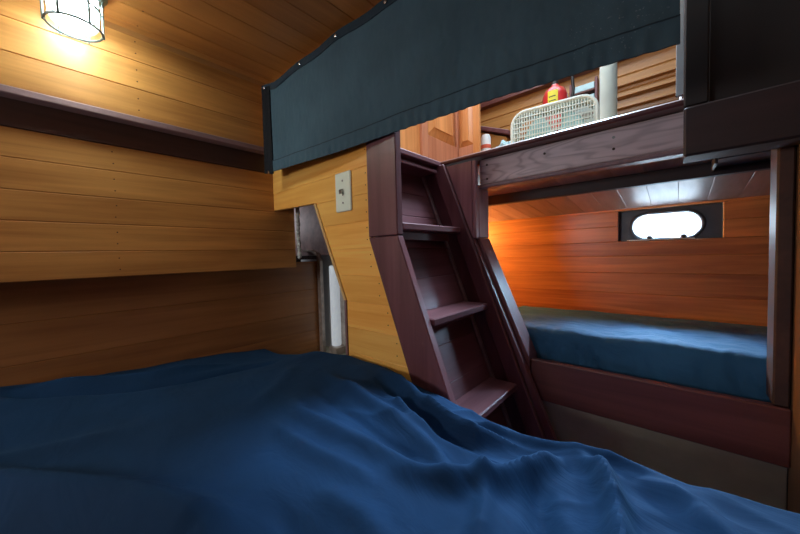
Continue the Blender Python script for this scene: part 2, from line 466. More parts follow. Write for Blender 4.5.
bm = B()
for i in range(60):
    f = i / 60
    h = .0 + .22 * f
    p = V(-1.238 + random.uniform(-.004, .004), .728 + random.uniform(-.002, .002), h)
    bmesh.ops.create_icosphere(bm, subdivisions=1, radius=random.uniform(.006, .010), matrix=Matrix.Translation(p))
tag(link('insulation_edge', bm, 'foam'), 'ragged off-white insulation strip on the end of the plank wall inside the recess', 'insulation')

# ------------------------------------------------------------------ light switch
t = empty('light_switch', V(-.787, yp, .14), 'ivory green toggle switch plate screwed to the honey planked wall', 'light switch')
bm = B(); box(bm, -.826, -.749, yp - .006, yp, .140, .263, bev=.003); link('plate', bm, 'plate', t)
bm = B(); prism(bm, [V(-.7925, yp - .006, .197), V(-.7825, yp - .006, .197), V(-.7825, yp - .006, .211), V(-.7925, yp - .006, .211)], Vector((0, -.012, -.004)), .0015)
link('toggle', bm, 'screw', t)
for h in (.236, .192, .167):
    bm = B(); disc(bm, V(-.787, yp - .006, h), (0, -1, 0), .0032, .001, seg=12); link('screw', bm, 'screw', t)

# ------------------------------------------------------------------ ladder
Y0, Y1 = .618, .95
lad = empty('companionway_ladder', V(-.4, .78, -1.0), 'dark mahogany companionway ladder with slanting stiles beside the switch wall', 'ladder')
s = .38
# near stile: upright length and slanting length
bm = B(); prism(bm, [V(-.662, Y0, .053), V(-.557, Y0, .053), V(-.557, Y0, CE), V(-.662, Y0, CE)], Vector((0, .024, 0)), .0025); link('stile', bm, 'mahog_z', lad)
bm = B(); prism(bm, [V(-.662, Y0, .051), V(-.557, Y0, .051), V(-.557 + 1.051 * s, Y0, -1.0), V(-.662 + 1.051 * s, Y0, -1.0)], Vector((0, .024, 0)), .0025); link('stile', bm, 'mahog_z', lad)
bm = B()
prism(bm, [V(-.672, Y0 + .003, .052), V(-.662, Y0 + .003, .052), V(-.662, Y0 + .003, CE), V(-.672, Y0 + .003, CE)], Vector((0, .01, 0)), .001)
prism(bm, [V(-.672, Y0 + .003, .051), V(-.662, Y0 + .003, .051), V(-.662 + 1.051 * s, Y0 + .003, -1.0), V(-.672 + 1.051 * s, Y0 + .003, -1.0)], Vector((0, .01, 0)), .001)
link('edge_moulding', bm, 'mahog_z', lad)['label'] = 'narrow moulding down the left edge of the near stile'
# far stile board (slanting all the way up), front edge line
xf = lambda h: -.592 + (.088 - h) * s
bm = B(); prism(bm, [V(xf(.318), Y1, .318), V(xf(.318) + .052, Y1, .318), V(xf(-1) + .052, Y1, -1.0), V(xf(-1), Y1, -1.0)], Vector((0, .022, 0)), .003); link('stile', bm, 'mahog_z', lad)
# back panel, slanting, boards running athwart the treads
xb = lambda h: -.729 + (.28 - h) * s
hs = [.312, .21, .128, .02, -.075, -.17, -.27, -.37, -.48, -.6, -.75, -.9, -1.0]
bm = B()
for a, b_ in zip(hs, hs[1:]):
    prism(bm, [V(xb(a), Y0 + .024, a), V(xb(b_), Y0 + .024, b_), V(xb(b_) - .014, Y0 + .024, b_), V(xb(a) - .014, Y0 + .024, a)], Vector((0, Y1 + .02 - Y0 - .024, 0)), .002)
link('back_panel', bm, 'mahog_y', lad)
bm = B(); prism(bm, [V(xb(.31), .972, .31), V(xf(.31), .972, .31), V(xf(-1), .972, -1), V(xb(-1), .972, -1)], Vector((0, .012, 0)), 0); link('side_panel', bm, 'mahog_z', lad)
bm = B()
prism(bm, [V(xb(.30) + .001, .955, .30), V(xb(.30) + .011, .955, .30), V(xb(-1) + .011, .955, -1), V(xb(-1) + .001, .955, -1)], Vector((0, .0165, 0)), .002)
link('corner_cleat', bm, 'purple_trim', lad)
for k, h in enumerate((.088, -.167, -.411, -.66, -.88)):
    xt = -.560 + (.088 - h) * s
    bm = B()
    prism(bm, [V(xb(h) + .003, Y0 + .026, h), V(xt, Y0 + .026, h), V(xt, Y0 + .026, h - .020), V(xb(h - .02) + .003, Y0 + .026, h - .020)], Vector((0, Y1 - .001 - Y0 - .026, 0)), .003)
    tr = link('tread', bm, 'mahog_y', lad)
    bm = B(); box(bm, xb(h) + .035, xb(h) + .047, Y0 + .03, Y1 - .004, h - .045, h - .0205, bev=.001); link('tread_batten', bm, 'mahog_y', tr)

# landing lip (fore and aft) above the ladder
bm = B()
box(bm, -.80, -.645, Y0 + .026, 1.0, .313, .333, bev=.004)
box(bm, -.80, -.652, Y0 + .026, .948, .289, .300, bev=.002)
box(bm, -.80, -.668, Y0 + .026, .948, .299, .314, bev=.0)
tag(link('landing_sill', bm, 'mahog_y'), 'dark double edged sill at the head of the companionway ladder', 'sill')

# ------------------------------------------------------------------ bunk with face frame
YB = 1.0
bunk = empty('built_in_bunk', V(-.15, 1.0, -1.0), 'built-in lower bunk with mahogany face frame and slanting end post', 'bunk')
# end panel between ladder and opening
slb = .42
xe = lambda h: -.519 + max(0, (.05 - h)) * slb
xl = lambda h: xf(h) + .054
bm = B()
# left boundary follows the far stile
cutpoly = [(xl(.31), .31), (-.523, .31), (-.523, .055), (xl(.0555), .055)]
prism(bm, [V(x, .962, h) for x, h in cutpoly], Vector((0, .02, 0)), .001)
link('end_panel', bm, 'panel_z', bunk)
bm = B(); prism(bm, [V(xl(.052), .962, .052), V(-.523, .962, .052), V(xe(-1) - .004, .962, -1), V(xl(-1), .962, -1)] if xl(-1) < xe(-1) - .004 else
                [V(xl(.052), .962, .052), V(-.523, .962, .052), V(xe(-.75) - .004, .962, -.75), V(xl(-.75), .962, -.75)], Vector((0, .02, 0)), .001)
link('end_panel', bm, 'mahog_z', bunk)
# lit end post : upright and slanting
bm = B(); prism(bm, [V(-.522, .962, .049), V(-.509, .962, .049), V(-.509, .962, .31), V(-.522, .962, .31)], Vector((0, .02, 0)), .002); link('bead', bm, 'panel_z', bunk)
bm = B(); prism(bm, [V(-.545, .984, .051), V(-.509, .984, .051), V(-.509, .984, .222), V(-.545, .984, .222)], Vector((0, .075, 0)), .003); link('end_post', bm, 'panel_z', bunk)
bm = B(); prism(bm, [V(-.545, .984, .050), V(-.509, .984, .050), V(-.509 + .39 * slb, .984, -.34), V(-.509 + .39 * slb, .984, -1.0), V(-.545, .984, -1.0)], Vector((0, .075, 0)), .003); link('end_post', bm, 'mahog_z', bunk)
# figured board over the opening with its lips
bm = B(); box(bm, -.512, .012, YB, YB + .022, .232, .316); link('fascia_board', bm, 'board_x', bunk)
bm = B(); box(bm, -.512, .012, YB - .010, YB + .03, .217, .230, bev=.003); link('lower_lip', bm, 'purple_trim', bunk)['label'] = 'moulded lip under the fascia board'
bm = B(); box(bm, -.655, .012, YB - .040, YB + .05, .318, .333, bev=.004); link('upper_lip', bm, 'mahog_x', bunk)['label'] = 'moulded lip along the top of the fascia board'
for px, h in ((-.485, .295), (-.485, .248), (-.128, .292), (-.128, .262), (-.30, .29)):
    bm = B(); disc(bm, V(px, YB, h), (0, -1, 0), .0035, .0012, seg=12); link('screw', bm, 'screw' if px > -.2 and h > .28 else 'nail', bunk)
# lower rail
bm = B(); box(bm, -.343, .1755, YB - .012, YB + .012, -.462, -.338, bev=.003); link('lee_rail', bm, 'mahog_x', bunk)
# right post
bm = B(); box(bm, .150, .174, YB - .006, YB + .06, -.337, .226, bev=.003); link('end_post', bm, 'recess_board', bunk)
# mattress board
bm = B(); box(bm, -.95, .9, 1.062, 1.53, -.43, -.412); link('base_board', bm, 'mahog_x', bunk)
bm = B(); box(bm, -.33, .1755, YB + .014, YB + .03, -1.0, -.463, bev=.001)
link('kick_panel', bm, 'beige', bunk)['label'] = 'beige painted panel below the rail'
# bunk lining
bm = B()
yw = 1.54
hole = (-.182, .115, .028, .150)
pls = [-.43, -.345, -.262, -.18, -.098, .028, .150, .24]
for a, b_ in zip(pls, pls[1:]):
    if a == .028:
        box(bm, -1.05, hole[0], yw, yw + .02, a, .09, bev=.0015); box(bm, -1.05, hole[0], yw, yw + .02, .09, b_, bev=.0015)
        box(bm, hole[1], .92, yw, yw + .02, a, .09, bev=.0015); box(bm, hole[1], .92, yw, yw + .02, .09, b_, bev=.0015)
    elif a == -.098:
        box(bm, -1.05, .92, yw, yw + .02, a, -.03, bev=.0015); box(bm, -1.05, .92, yw, yw + .02, -.03, b_, bev=.0015)
    else: box(bm, -1.05, .92, yw, yw + .02, a, b_, bev=.0015)
struct(link('wall_hull', bm, 'bunk_x'))
bm = B(); box(bm, -1.07, -1.05, .99, 1.56, -.46, .32); struct(link('wall_bunk_end', bm, 'bunk_x'))
bm = B(); box(bm, .90, .92, .99, 1.56, -.46, .32); struct(link('wall_bunk_end', bm, 'bunk_x'))
bm = B(); box(bm, .176, .92, 1.012, 1.03, -1.0, .32); struct(link('wall_bunk_front', bm, 'dark_z'))
bm = B(); box(bm, -1.07, -.546, .995, 1.013, -1.0, .31); struct(link('wall_bunk_front', bm, 'bunk_x'))
# bunk deckhead, planks athwart, sloping down outboard
bm = B()
for x in rng(-1.05, .9, .075):
    prism(bm, [V(x, 1.20, .197), V(min(x + .075, .9), 1.20, .197), V(min(x + .075, .9), 1.54, .158), V(x, 1.54, .158)], Vector((0, 0, .015)), .0012)
    prism(bm, [V(x, 1.06, .232), V(min(x + .075, .9), 1.06, .232), V(min(x + .075, .9), 1.18, .222), V(x, 1.18, .222)], Vector((0, 0, .015)), .0012)
struct(link('ceiling', bm, 'bunk_ceil'))
bm = B(); box(bm, -1.05, .9, 1.175, 1.202, .186, .25); struct(link('trim_6', bm, 'dark_x'))
bm = B(); box(bm, .07, .40, 1.062, 1.174, .205, .216, bev=.001); box(bm, .064, .0695, 1.062, 1.174, .196, .222, bev=.001)
tag(link('wiring_cover', bm, 'frame_dark'), 'flat grey cover strip under the bunk deckhead near the right post', 'cover')

# ------------------------------------------------------------------ portlight
bm = B()
x0, x1, h0, h1 = hole
yd = yw + .032
box(bm, x0 - .012, x0, yw + .001, yd + .01, h0 - .012, h1 + .012, bev=.001)
box(bm, x1, x1 + .012, yw + .001, yd + .01, h0 - .012, h1 + .012, bev=.001)
box(bm, x0, x1, yw + .001, yd + .01, h0 - .012, h0, bev=.001)
box(bm, x0, x1, yw + .001, yd + .01, h1, h1 + .012, bev=.001)
win = struct(link('window_1', bm, 'frame_dark'))


def oval(cx, ch, hw, hh, n=14):
    r = hh; out = []
    for i in range(n + 1):
        a = -math.pi / 2 + math.pi * i / n; out.append((cx + hw - r + r * math.cos(a), ch + r * math.sin(a)))
    for i in range(n + 1):
        a = math.pi / 2 + math.pi * i / n; out.append((cx - hw + r + r * math.cos(a), ch + r * math.sin(a)))
    return out


oc = (-.037, .084)
ov = oval(*oc, .101, .047)
bm = B()
# plate with oval hole: outer ring = projection of oval points to the rectangle
front, back = [], []
for x, h in ov:
    dx, dh = x - oc[0], h - oc[1]
    k = min(((x1 - oc[0]) / dx if dx > 1e-6 else 1e9), ((x0 - oc[0]) / dx if dx < -1e-6 else 1e9), ((h1 - oc[1]) / dh if dh > 1e-6 else 1e9), ((h0 - oc[1]) / dh if dh < -1e-6 else 1e9))
    front.append((bm.verts.new(V(x, yd, h)), bm.verts.new(V(oc[0] + dx * k, yd, oc[1] + dh * k)), bm.verts.new(V(x, yd + .03, h))))
n = len(front)
for i in range(n):
    a, b_ = front[i], front[(i + 1) % n]
    bm.faces.new((a[0], b_[0], b_[1], a[1])); bm.faces.new((a[0], a[2], b_[2], b_[0]))
for cx, sx in ((x0, 1), (x1, -1)):
    for ch, sh_ in ((h0, 1), (h1, -1)):
        a_, b_ = sorted((cx, cx + sx * .026)); c_, d_ = sorted((ch, ch + sh_ * .020)); box(bm, a_, b_, yd + .001, yd + .008, c_, d_, bev=0)
fr = link('portlight_plate', bm, 'frame_dark', win)
bm = B(); tube(bm, [V(x, yd - .006, h) for x, h in oval(*oc, .105, .051)], .006, 8, closed=True); rim = link('portlight_rim', bm, 'frame_dark', win, smooth=True)
for dx in (-.045, .052):
    bm = B(); lathe(bm, V(oc[0] + dx, yd - .016, oc[1] - .047), (0, -1, 0), [(0, .004), (.004, .009), (.016, .009), (.02, .005)], 12); link('wing_nut', bm, 'black', win, smooth=True)
bm = B(); prism(bm, [V(x, yd + .012, h) for x, h in oval(*oc, .1005, .0465)], Vector((0, .004, 0)), 0); link('window_pane', bm, 'pane', win)
bm = B(); box(bm, x0 + .03, x1 - .07, yw - .004, yw + .05, h0 + .0005, h0 + .005, bev=.001); link('window_sill', bm, 'chrome', win)

# ------------------------------------------------------------------ bunk cushions
def cushion(name, x0, x1, y0, y1, h0, h1, mat, label, seed, cut=0.):
    bm = B(); nx, ny = 220, 40
    r = .035
    def top(u, v):
        x = x0 + (x1 - x0) * u; y = y0 + (y1 - y0) * v
        e = min(x - x0, x1 - x, y1 - y, y - y0)
        return x, y, e
    grid = []
    for j in range(ny + 1):
        row = []
        for i in range(nx + 1):
            v = (j / ny) ** 1.5; u = i / nx
            x, y, e = top(u, v)
            z = h1 - r + math.sqrt(max(0, r * r - max(0, r - e) ** 2)) if e < r else h1
            p = Vector((x * 9, y * 14, seed)); q = Vector((x * 34, y * 12, seed + 3))
            z += .006 * noise.noise(p) + .007 * (.5 - abs(noise.noise(q))) * max(0, 1 - (y - y0) / .25)
            x += cut * (y - y0) if i == 0 or u < .02 else 0
            row.append(bm.verts.new(V(x, y, z)))
        grid.append(row)
    for j in range(ny):
        for i in range(nx): bm.faces.new((grid[j][i], grid[j][i + 1], grid[j + 1][i + 1], grid[j + 1][i]))
    # sides
    per = [grid[0][i] for i in range(nx + 1)] + [grid[j][nx] for j in range(1, ny + 1)] + [grid[ny][i] for i in range(nx - 1, -1, -1)] + [grid[j][0] for j in range(ny - 1, 0, -1)]
    prev = per
    for k in range(1, 7):
        f = k / 6; nxt = []
        for v in per:
            z0 = v.co.z - H; z = z0 + (h0 - z0) * f
            o = .026 * (.35 - abs(noise.noise(Vector((v.co.x * 30 + z * 18, v.co.y * 30, z * 9 + seed))))) + .004 * math.sin(math.pi * f)
            nxt.append(bm.verts.new(V(v.co.x, v.co.y - (o if v.co.y < y0 + .01 else 0), z)))
        m = len(per)
        for i in range(m): bm.faces.new((prev[i], nxt[i], nxt[(i + 1) % m], prev[(i + 1) % m]))
        prev = nxt
    bm.faces.new(prev)
    return tag(link(name, bm, mat, smooth=True), label, 'mattress')


cushion('bunk_mattress', -.575, .885, 1.068, 1.525, -.411, -.258, 'teal', 'blue grey covered mattress on the lower bunk under the oval portlight', 2.)
cushion('bunk_mattress', -1.03, -.582, 1.068, 1.525, -.411, -.256, 'teal', 'short grey mattress piece at the left end of the lower bunk', 9.)

# reading lamp on the end wall of the bunk
t = empty('reading_lamp', V(-.93, 1.54, .02), 'small warm lamp on the left end of the red cedar bunk lining', 'lamp')
bm = B(); tube(bm, [V(-.93, 1.524, .02), V(-.93, 1.48, .03), V(-.93, 1.41, .07)], .006, 8); link('arm', bm, 'screw', t, smooth=True)
bm = B(); lathe(bm, V(-.93, 1.54, .02), (0, -1, 0), [(0, .03), (.012, .03), (.016, .02)], 20); link('base', bm, 'screw', t, smooth=True)
bm = B(); lathe(bm, V(-.93, 1.41, .07), (0, -1, 0), [(0, .018), (.02, .028), (.045, .030), (.055, .018)], 20); link('lamp_shade', bm, 'warm', t, smooth=True)

# ------------------------------------------------------------------ locker block at the upper right
blk = empty('overhead_locker', V(.45, .95, .187), 'near-black mahogany overhead locker hanging at the right above the bunk', 'locker')
bm = B(); box(bm, .007, .9, .90, .93, .190, .292, bev=.004); link('bottom_rail', bm, 'dark_x', blk)
bm = B(); box(bm, .007, .045, .905, .93, .293, CE + .1, bev=.003); link('stile', bm, 'dark_z', blk)
bm = B(); box(bm, .046, .9, .93, .945, .293, CE + .1, bev=.001); link('door', bm, 'dark_z', blk)
bm = B(); box(bm, .007, .9, .931, .995, .194, .214, bev=.001); link('bottom_panel', bm, 'dark_x', blk)
bm = B(); box(bm, .008, .022, .96, 2.2, .334, 1.5); struct(link('wall_saloon_right', bm, 'dark_x'))
t = tag(piece('edge_strip', 'white_paint', None, (-.006, .0068, .946, .958, .336, 1.02), bev=.001), 'thin pale strip upright on the locker edge right of the saloon planks', 'strip')

# ------------------------------------------------------------------ curtain
cA, cB = Vector((-1.165, .560, 0)), Vector((.004, .660, 0))
cd = (cB - cA).normalized(); cn = Vector((cd.y, -cd.x, 0)) * 1.0
if cn.y > 0: cn = -cn
CL = (cB - cA).length
lerp = lambda tab, x: next((tab[i][1] + (tab[i + 1][1] - tab[i][1]) * (x - tab[i][0]) / (tab[i + 1][0] - tab[i][0]) for i in range(len(tab) - 1) if tab[i][0] <= x <= tab[i + 1][0]), tab[-1][1] if x > tab[-1][0] else tab[0][1])
topt = [(0, .630), (.08, .622), (.2, .632), (.4, .648), (.6, .652), (1.3, .655)]
bott = [(0, .327), (.06, .318), (.4, .314), (.62, .318), (.9, .320), (1.08, .314), (1.3, .306)]


def cpt(s_, f, off=0.):
    """s_ along, f 0 bottom..1 top"""
    ht, hb = lerp(topt, s_), lerp(bott, s_)
    snap = .003 * math.cos(s_ * 2 * math.pi / .21)
    h = hb + (ht - hb) * f + snap * f
    wv = .004 * noise.noise(Vector((s_ * 5, f * 2, 1))) + .0016 * noise.noise(Vector((s_ * 38, f * 5, 5))) * (1.3 - f) + .0009 * noise.noise(Vector((s_ * 90, f * 20, 7)))
    if f < .13: wv += .0012 * math.sin(s_ * 230 + 3 * noise.noise(Vector((s_ * 20, 0, 0)))) * (.13 - f) / .13 + .001
    p = cA + cd * s_ + cn * (wv + off)
    return V(p.x, p.y, h)


def sheetgrid(bm, s0, s1, f0, f1, ns, nf, off, th):
    g = [[bm.verts.new(cpt(s0 + (s1 - s0) * i / ns, f0 + (f1 - f0) * j / nf, off)) for i in range(ns + 1)] for j in range(nf + 1)]
    g2 = [[bm.verts.new(cpt(s0 + (s1 - s0) * i / ns, f0 + (f1 - f0) * j / nf, off - th)) for i in range(ns + 1)] for j in range(nf + 1)]
    for j in range(nf):
        for i in range(ns):
            bm.faces.new((g[j][i], g[j][i + 1], g[j + 1][i + 1], g[j + 1][i]))
            bm.faces.new((g2[j][i], g2[j + 1][i], g2[j + 1][i + 1], g2[j][i + 1]))
    for i in range(ns):
        bm.faces.new((g[0][i], g2[0][i], g2[0][i + 1], g[0][i + 1])); bm.faces.new((g[nf][i], g[nf][i + 1], g2[nf][i + 1], g2[nf][i]))
    for j in range(nf):
        bm.faces.new((g[j][0], g[j + 1][0], g2[j + 1][0], g2[j][0])); bm.faces.new((g[j][ns], g2[j][ns], g2[j + 1][ns], g[j + 1][ns]))


cur = empty('privacy_curtain', V(-.58, .61, .31), 'slate blue canvas curtain snapped under the ceiling across the passage opening', 'curtain')
bm = B(); sheetgrid(bm, .045, CL - .004, .0, 1., 420, 60, 0, .0016); link('curtain_cloth', bm, 'curtain', cur, smooth=True)
bm = B(); sheetgrid(bm, .054, CL - .004, -.004, .125, 420, 12, .0042, .003); link('hem', bm, 'curtain', cur, smooth=True)
bm = B(); sheetgrid(bm, .054, CL - .004, .117, .124, 420, 1, .0048, .0012); link('hem_stitching', bm, 'curtain_dark', cur)
bm = B(); sheetgrid(bm, .0, CL - .004, .955, 1.03, 200, 4, .0024, .004); link('top_binding', bm, 'curtain_dark', cur, smooth=True)['label'] = 'dark binding tape along the top edge'
bm = B(); sheetgrid(bm, .0, .052, -.03, 1., 8, 40, .0045, .004); link('hook_tape', bm, 'velcro', cur)['label'] = 'black hook tape down the left edge'
for s_ in (.02, .235, .41, .60, .80, 1.0):
    bm = B(); lathe(bm, cpt(s_, .99, .004), cn, [(0, .005), (.002, .005), (.0035, .003)], 12); link('snap', bm, 'chrome', cur, smooth=True)
bm = B(); lathe(bm, cpt(.030, -.015, .005), cn, [(0, .006), (.003, .006), (.005, .004)], 12); link('snap', bm, 'chrome', cur, smooth=True)

# ------------------------------------------------------------------ caged lamps on the deckhead
def caged_lamp(x, y, label):
    t = empty('bulkhead_lamp', V(x, y, CE), label, 'lamp')
    lc = V(x, y, CE); dn = (0, 0, -1)
    bm = B(); lathe(bm, lc, dn, [(.0, .064), (.008, .064), (.014, .056), (.018, .05)], 32); link('base', bm, 'cage', t, smooth=True)
    bm = B(); lathe(bm, lc, dn, [(.019, .043), (.022, .043)], 32); link('reflector', bm, 'white_paint', t, smooth=True)
    bm = B(); lathe(bm, lc, dn, [(.023, .040), (.026, .040), (.029, .036), (.030, .010)], 32); link('light_disc', bm, 'globe', t, smooth=True)
    bm = B()
    seg = 40
    prof = [(.0185, .046), (.085, .045), (.094, .040), (.098, .02), (.0985, .001)]
    rings = [[bm.verts.new(lc + Vector((r * math.cos(2 * math.pi * k / seg), r * math.sin(2 * math.pi * k / seg), -d))) for k in range(seg)] for d, r in prof]
    for a, b_ in zip(rings, rings[1:]):
        for k in range(seg): bm.faces.new((a[k], a[(k + 1) % seg], b_[(k + 1) % seg], b_[k]))
    link('glass_jar', bm, 'glass', t, smooth=True)
    for d, r in ((.052, .049), (.102, .050)):
        bm = B(); tube(bm, [lc + Vector((r * math.cos(2 * math.pi * k / 36), r * math.sin(2 * math.pi * k / 36), -d)) for k in range(36)], .0026, 6, closed=True); link('cage_ring', bm, 'cage', t, smooth=True)
    for k in range(6):
        a = 2 * math.pi * (k + .45) / 6
        dv = Vector((math.cos(a), math.sin(a), 0))
        bm = B(); tube(bm, [lc + dv * .055 + Vector((0, 0, -.010)), lc + dv * .052 + Vector((0, 0, -.03)), lc + dv * .0515 + Vector((0, 0, -.107))], .0028, 6); link('cage_bar', bm, 'cage', t, smooth=True)
    return t


caged_lamp(-1.10, .068, 'lit caged lamp with glass jar under the ceiling by the planked left wall')

# ------------------------------------------------------------------ bed
bed = empty('bed_platform', V(-.4, -.3, -1.0), 'wooden berth platform carrying the navy bed in the foreground', 'bed')
piece('front_board', 'mahog_x', bed, (-1.30, .88, .535, .555, -1.0, -.55))
piece('bed_board', 'cedar_y', bed, (-1.33, .88, -1.24, .555, -.549, -.53))
bm = B(); box(bm, -1.31, .86, -1.22, .555, -.529, -.43, bev=.03)
tag(link('bed_mattress', bm, 'teal', smooth=True), 'thick mattress under the navy sheet of the foreground berth', 'mattress')

edge_h = [(-1.5, -.41), (-1.33, -.405), (-1.042, -.348), (-.9, -.322), (-.775, -.309), (-.6, -.313), (-.495, -.333), (-.419, -.338), (-.271, -.357), (-.096, -.360), (.026, -.348), (.113, -.334), (.3, -.335), (1, -.34)]
left_h = [(-1.3, -.34), (-.1, -.325), (.087, -.348), (.356, -.366), (.65, -.40)]
# folds: polyline (x,y), width, height (positive ridge, negative furrow)
folds = [
    ([(-1.0, -.16), (-.848, -.08), (-.746, -.02), (-.637, .045), (-.544, .09), (-.468, .12), (-.36, .13)], .045, .022),
    ([(-1.0, -.24), (-.848, -.15), (-.72, -.10), (-.60, -.03), (-.50, .02), (-.40, .05)], .035, -.014),
    ([(-.74, .50), (-.62, .475), (-.50, .478), (-.397, .461), (-.315, .44), (-.25, .40)], .020, .013),
    ([(-.70, .44), (-.60, .43), (-.48, .425), (-.37, .41), (-.28, .38)], .016, -.007),
    ([(-.70, .38), (-.623, .352), (-.49, .372), (-.362, .385), (-.28, .39)], .022, .010),
    ([(-.66, .30), (-.56, .30), (-.43, .32), (-.33, .33)], .02, .007),
    ([(-.60, .590), (-.52, .575), (-.434, .545), (-.355, .525), (-.28, .52), (-.22, .55)], .014, .018),
    ([(-.58, .555), (-.50, .54), (-.42, .515), (-.35, .497), (-.27, .50)], .012, -.012),
    ([(-.52, .53), (-.45, .51), (-.40, .485), (-.34, .475)], .012, .011),
    ([(-.33, .57), (-.25, .565), (-.18, .575), (-.1, .595), (0, .60)], .012, .012),
    ([(-.36, .36), (-.257, .40), (-.20, .455), (-.165, .525), (-.125, .57)], .020, .017),
    ([(-.125, .575), (-.085, .55), (-.06, .49), (-.045, .42), (-.04, .34)], .018, .019),
    ([(-.17, .50), (-.14, .44), (-.12, .38), (-.11, .30)], .022, -.012),
    ([(-.24, .46), (-.205, .40), (-.18, .33)], .016, .008),
    ([(-.04, .58), (.02, .55), (.05, .50), (.07, .44)], .022, .012),
    ([(-1.30, -.10), (-1.25, .0), (-1.17, .15), (-1.13, .28), (-1.10, .42), (-1.05, .5)], .022, -.020),
    ([(-1.32, -.06), (-1.28, .05), (-1.22, .2), (-1.20, .4)], .022, .012),
    ([(-1.05, -.3), (-.95, -.05), (-.90, .1)], .03, .004),
    ([(-.9, .5), (-.8, .40), (-.74, .28)], .03, .004),
    ([(-.42, .26), (-.32, .27), (-.22, .25)], .022, .008),
    ([(-.45, .20), (-.33, .21), (-.2, .17)], .02, -.006),
]


def fold_z(x, y):
    z = 0.
    for pl, w, h in folds:
        best = 9; bt = 0; tot = len(pl) - 1
        for i in range(tot):
            ax, ay = pl[i]; bx, by = pl[i + 1]
            dx, dy = bx - ax, by - ay; L2 = dx * dx + dy * dy
            k = max(0, min(1, ((x - ax) * dx + (y - ay) * dy) / L2))
            d = math.hypot(x - ax - k * dx, y - ay - k * dy)
            if d < best: best = d; bt = (i + k) / tot
        if best < w * 3:
            tap = min(1, 4 * bt + .15, 4 * (1 - bt) + .15)
            z += h * tap * math.exp(-(best / (w * .86)) ** 2)
    return z


def bed_h(x, y):
    e = lerp(edge_h, x)
    cen = -.372
    fr = max(0, min(1, (y + .1) / .7)) ** 2.2
    h = cen + (e - cen) * fr
    lf = max(0, min(1, (-.95 - x) / .38)) ** 1.3
    h = h * (1 - lf) + lerp(left_h, y) * lf
    h += .006 * noise.noise(Vector((x * 3, y * 3, 0))) + .0035 * noise.noise(Vector((x * 8 + 2, y * 12, 4)))
    ed = max(0, min(1, (y - .25) / .3)) * max(0, min(1, (x + .8) / .3))
    h += .005 * ed * noise.noise(Vector((x * 14, y * 30, 8)))
    u_ = 1 - abs(noise.noise(Vector((x * 4, y * 17 - x * 5, 2.5)))) * 2.2
    u2 = 1 - abs(noise.noise(Vector((x * 7 + y * 7, y * 16, 7.5)))) * 2.2
    h += ed * (.007 * max(0, u_) ** 2 + .003 * max(0, u2) ** 2 - .003)
    return h + fold_z(x, y) * 1.85


bm = B()
X0, X1, YA, YE = -1.345, .86, -.95, .602
NX, NY = 420, 300
rows = []
for j in range(NY + 1):
    f = j / NY; y = YA + (YE - YA) * (1 - (1 - f) ** 1.35)
    rows.append([bm.verts.new(V(X0 + (X1 - X0) * i / NX, y, bed_h(X0 + (X1 - X0) * i / NX, y))) for i in range(NX + 1)])
# fall over the front edge
for k in range(1, 16):
    f = k / 15; row = []
    for i in range(NX + 1):
        x = X0 + (X1 - X0) * i / NX
        h0_ = rows[NY][i].co.z - H
        a = min(1, f * 3.2) * math.pi / 2
        yy = YE + .010 * math.sin(a) + .006 * f * noise.noise(Vector((x * 16, f * 2, 3)))
        yy = min(yy, .614)
        row.append(bm.verts.new(V(x, yy, h0_ - .010 * (1 - math.cos(a)) - .34 * max(0, f - .12))))
    rows.append(row)
for j in range(len(rows) - 1):
    for i in range(NX): bm.faces.new((rows[j][i], rows[j][i + 1], rows[j + 1][i + 1], rows[j + 1][i]))
sh = link('bed_sheet', bm, 'navy', smooth=True)
tag(sh, 'rumpled navy blue sheet spread over the large berth in the foreground', 'bed sheet')
md = sh.modifiers.new('thick', 'SOLIDIFY'); md.thickness = .003; md.offset = -1

# ------------------------------------------------------------------ saloon above and behind
DK = .333
bm = B()
planked(bm, [(-1.9, 1.05), (.9, 1.05), (.9, 2.25), (-1.9, 2.25)], rng(1.05, 2.25, .12), lambda s, t: V(s, t, DK - .02), Vector((0, 0, .02)), 1)
planked(bm, [(-1.9, Y0 + .03), (-.802, Y0 + .03), (-.802, 1.05), (-1.9, 1.05)], [.8], lambda s, t: V(s, t, DK - .02), Vector((0, 0, .02)), 1)
struct(link('floor', bm, 'oak_x'))
bm = B()
planked(bm, [(-1.9, DK), (.0, DK), (.0, 1.6), (-1.9, 1.6)], [.42, .52, .60, .71, .742, .79, .825, .868, .95, 1.1, 1.2, 1.3, 1.4], lambda s, t: V(s, 2.15, t), Vector((0, .02, 0)), bev=.006)
struct(link('wall_saloon_back', bm, 'oak_x'))
# battens with light catching tops on the right of the back wall
for i, h in enumerate((.725, .785, .845)):
    bm = B(); box(bm, -.30, .006, 2.125, 2.15, h + .045, h + .062, bev=.002)
    struct(link('trim_%d' % (7 + i), bm, 'oak_x'))
bm = B(); box(bm, -1.9, .006, 2.10, 2.15, 1.03, 1.10); struct(link('trim_10', bm, 'mahog_x'))
bm = B(); box(bm, -1.9, -1.88, .62, 2.17, DK, 1.6); struct(link('wall_saloon_left', bm, 'oak_y'))
bm = B(); box(bm, -1.9, .02, .62, .64, CE + .02, 1.6); box(bm, -1.9, -1.2, .645, .66, .5, CE + .02)
struct(link('wall_saloon_front', bm, 'oak_x'))
# saloon roof with open hatch
bm = B()
box(bm, -1.9, .03, .62, .95, 1.6, 1.63); box(bm, -1.9, .03, 2.0, 2.17, 1.6, 1.63); box(bm, -1.9, -1.1, .95, 2.0, 1.6, 1.63)
struct(link('ceiling_saloon', bm, 'white_paint'))

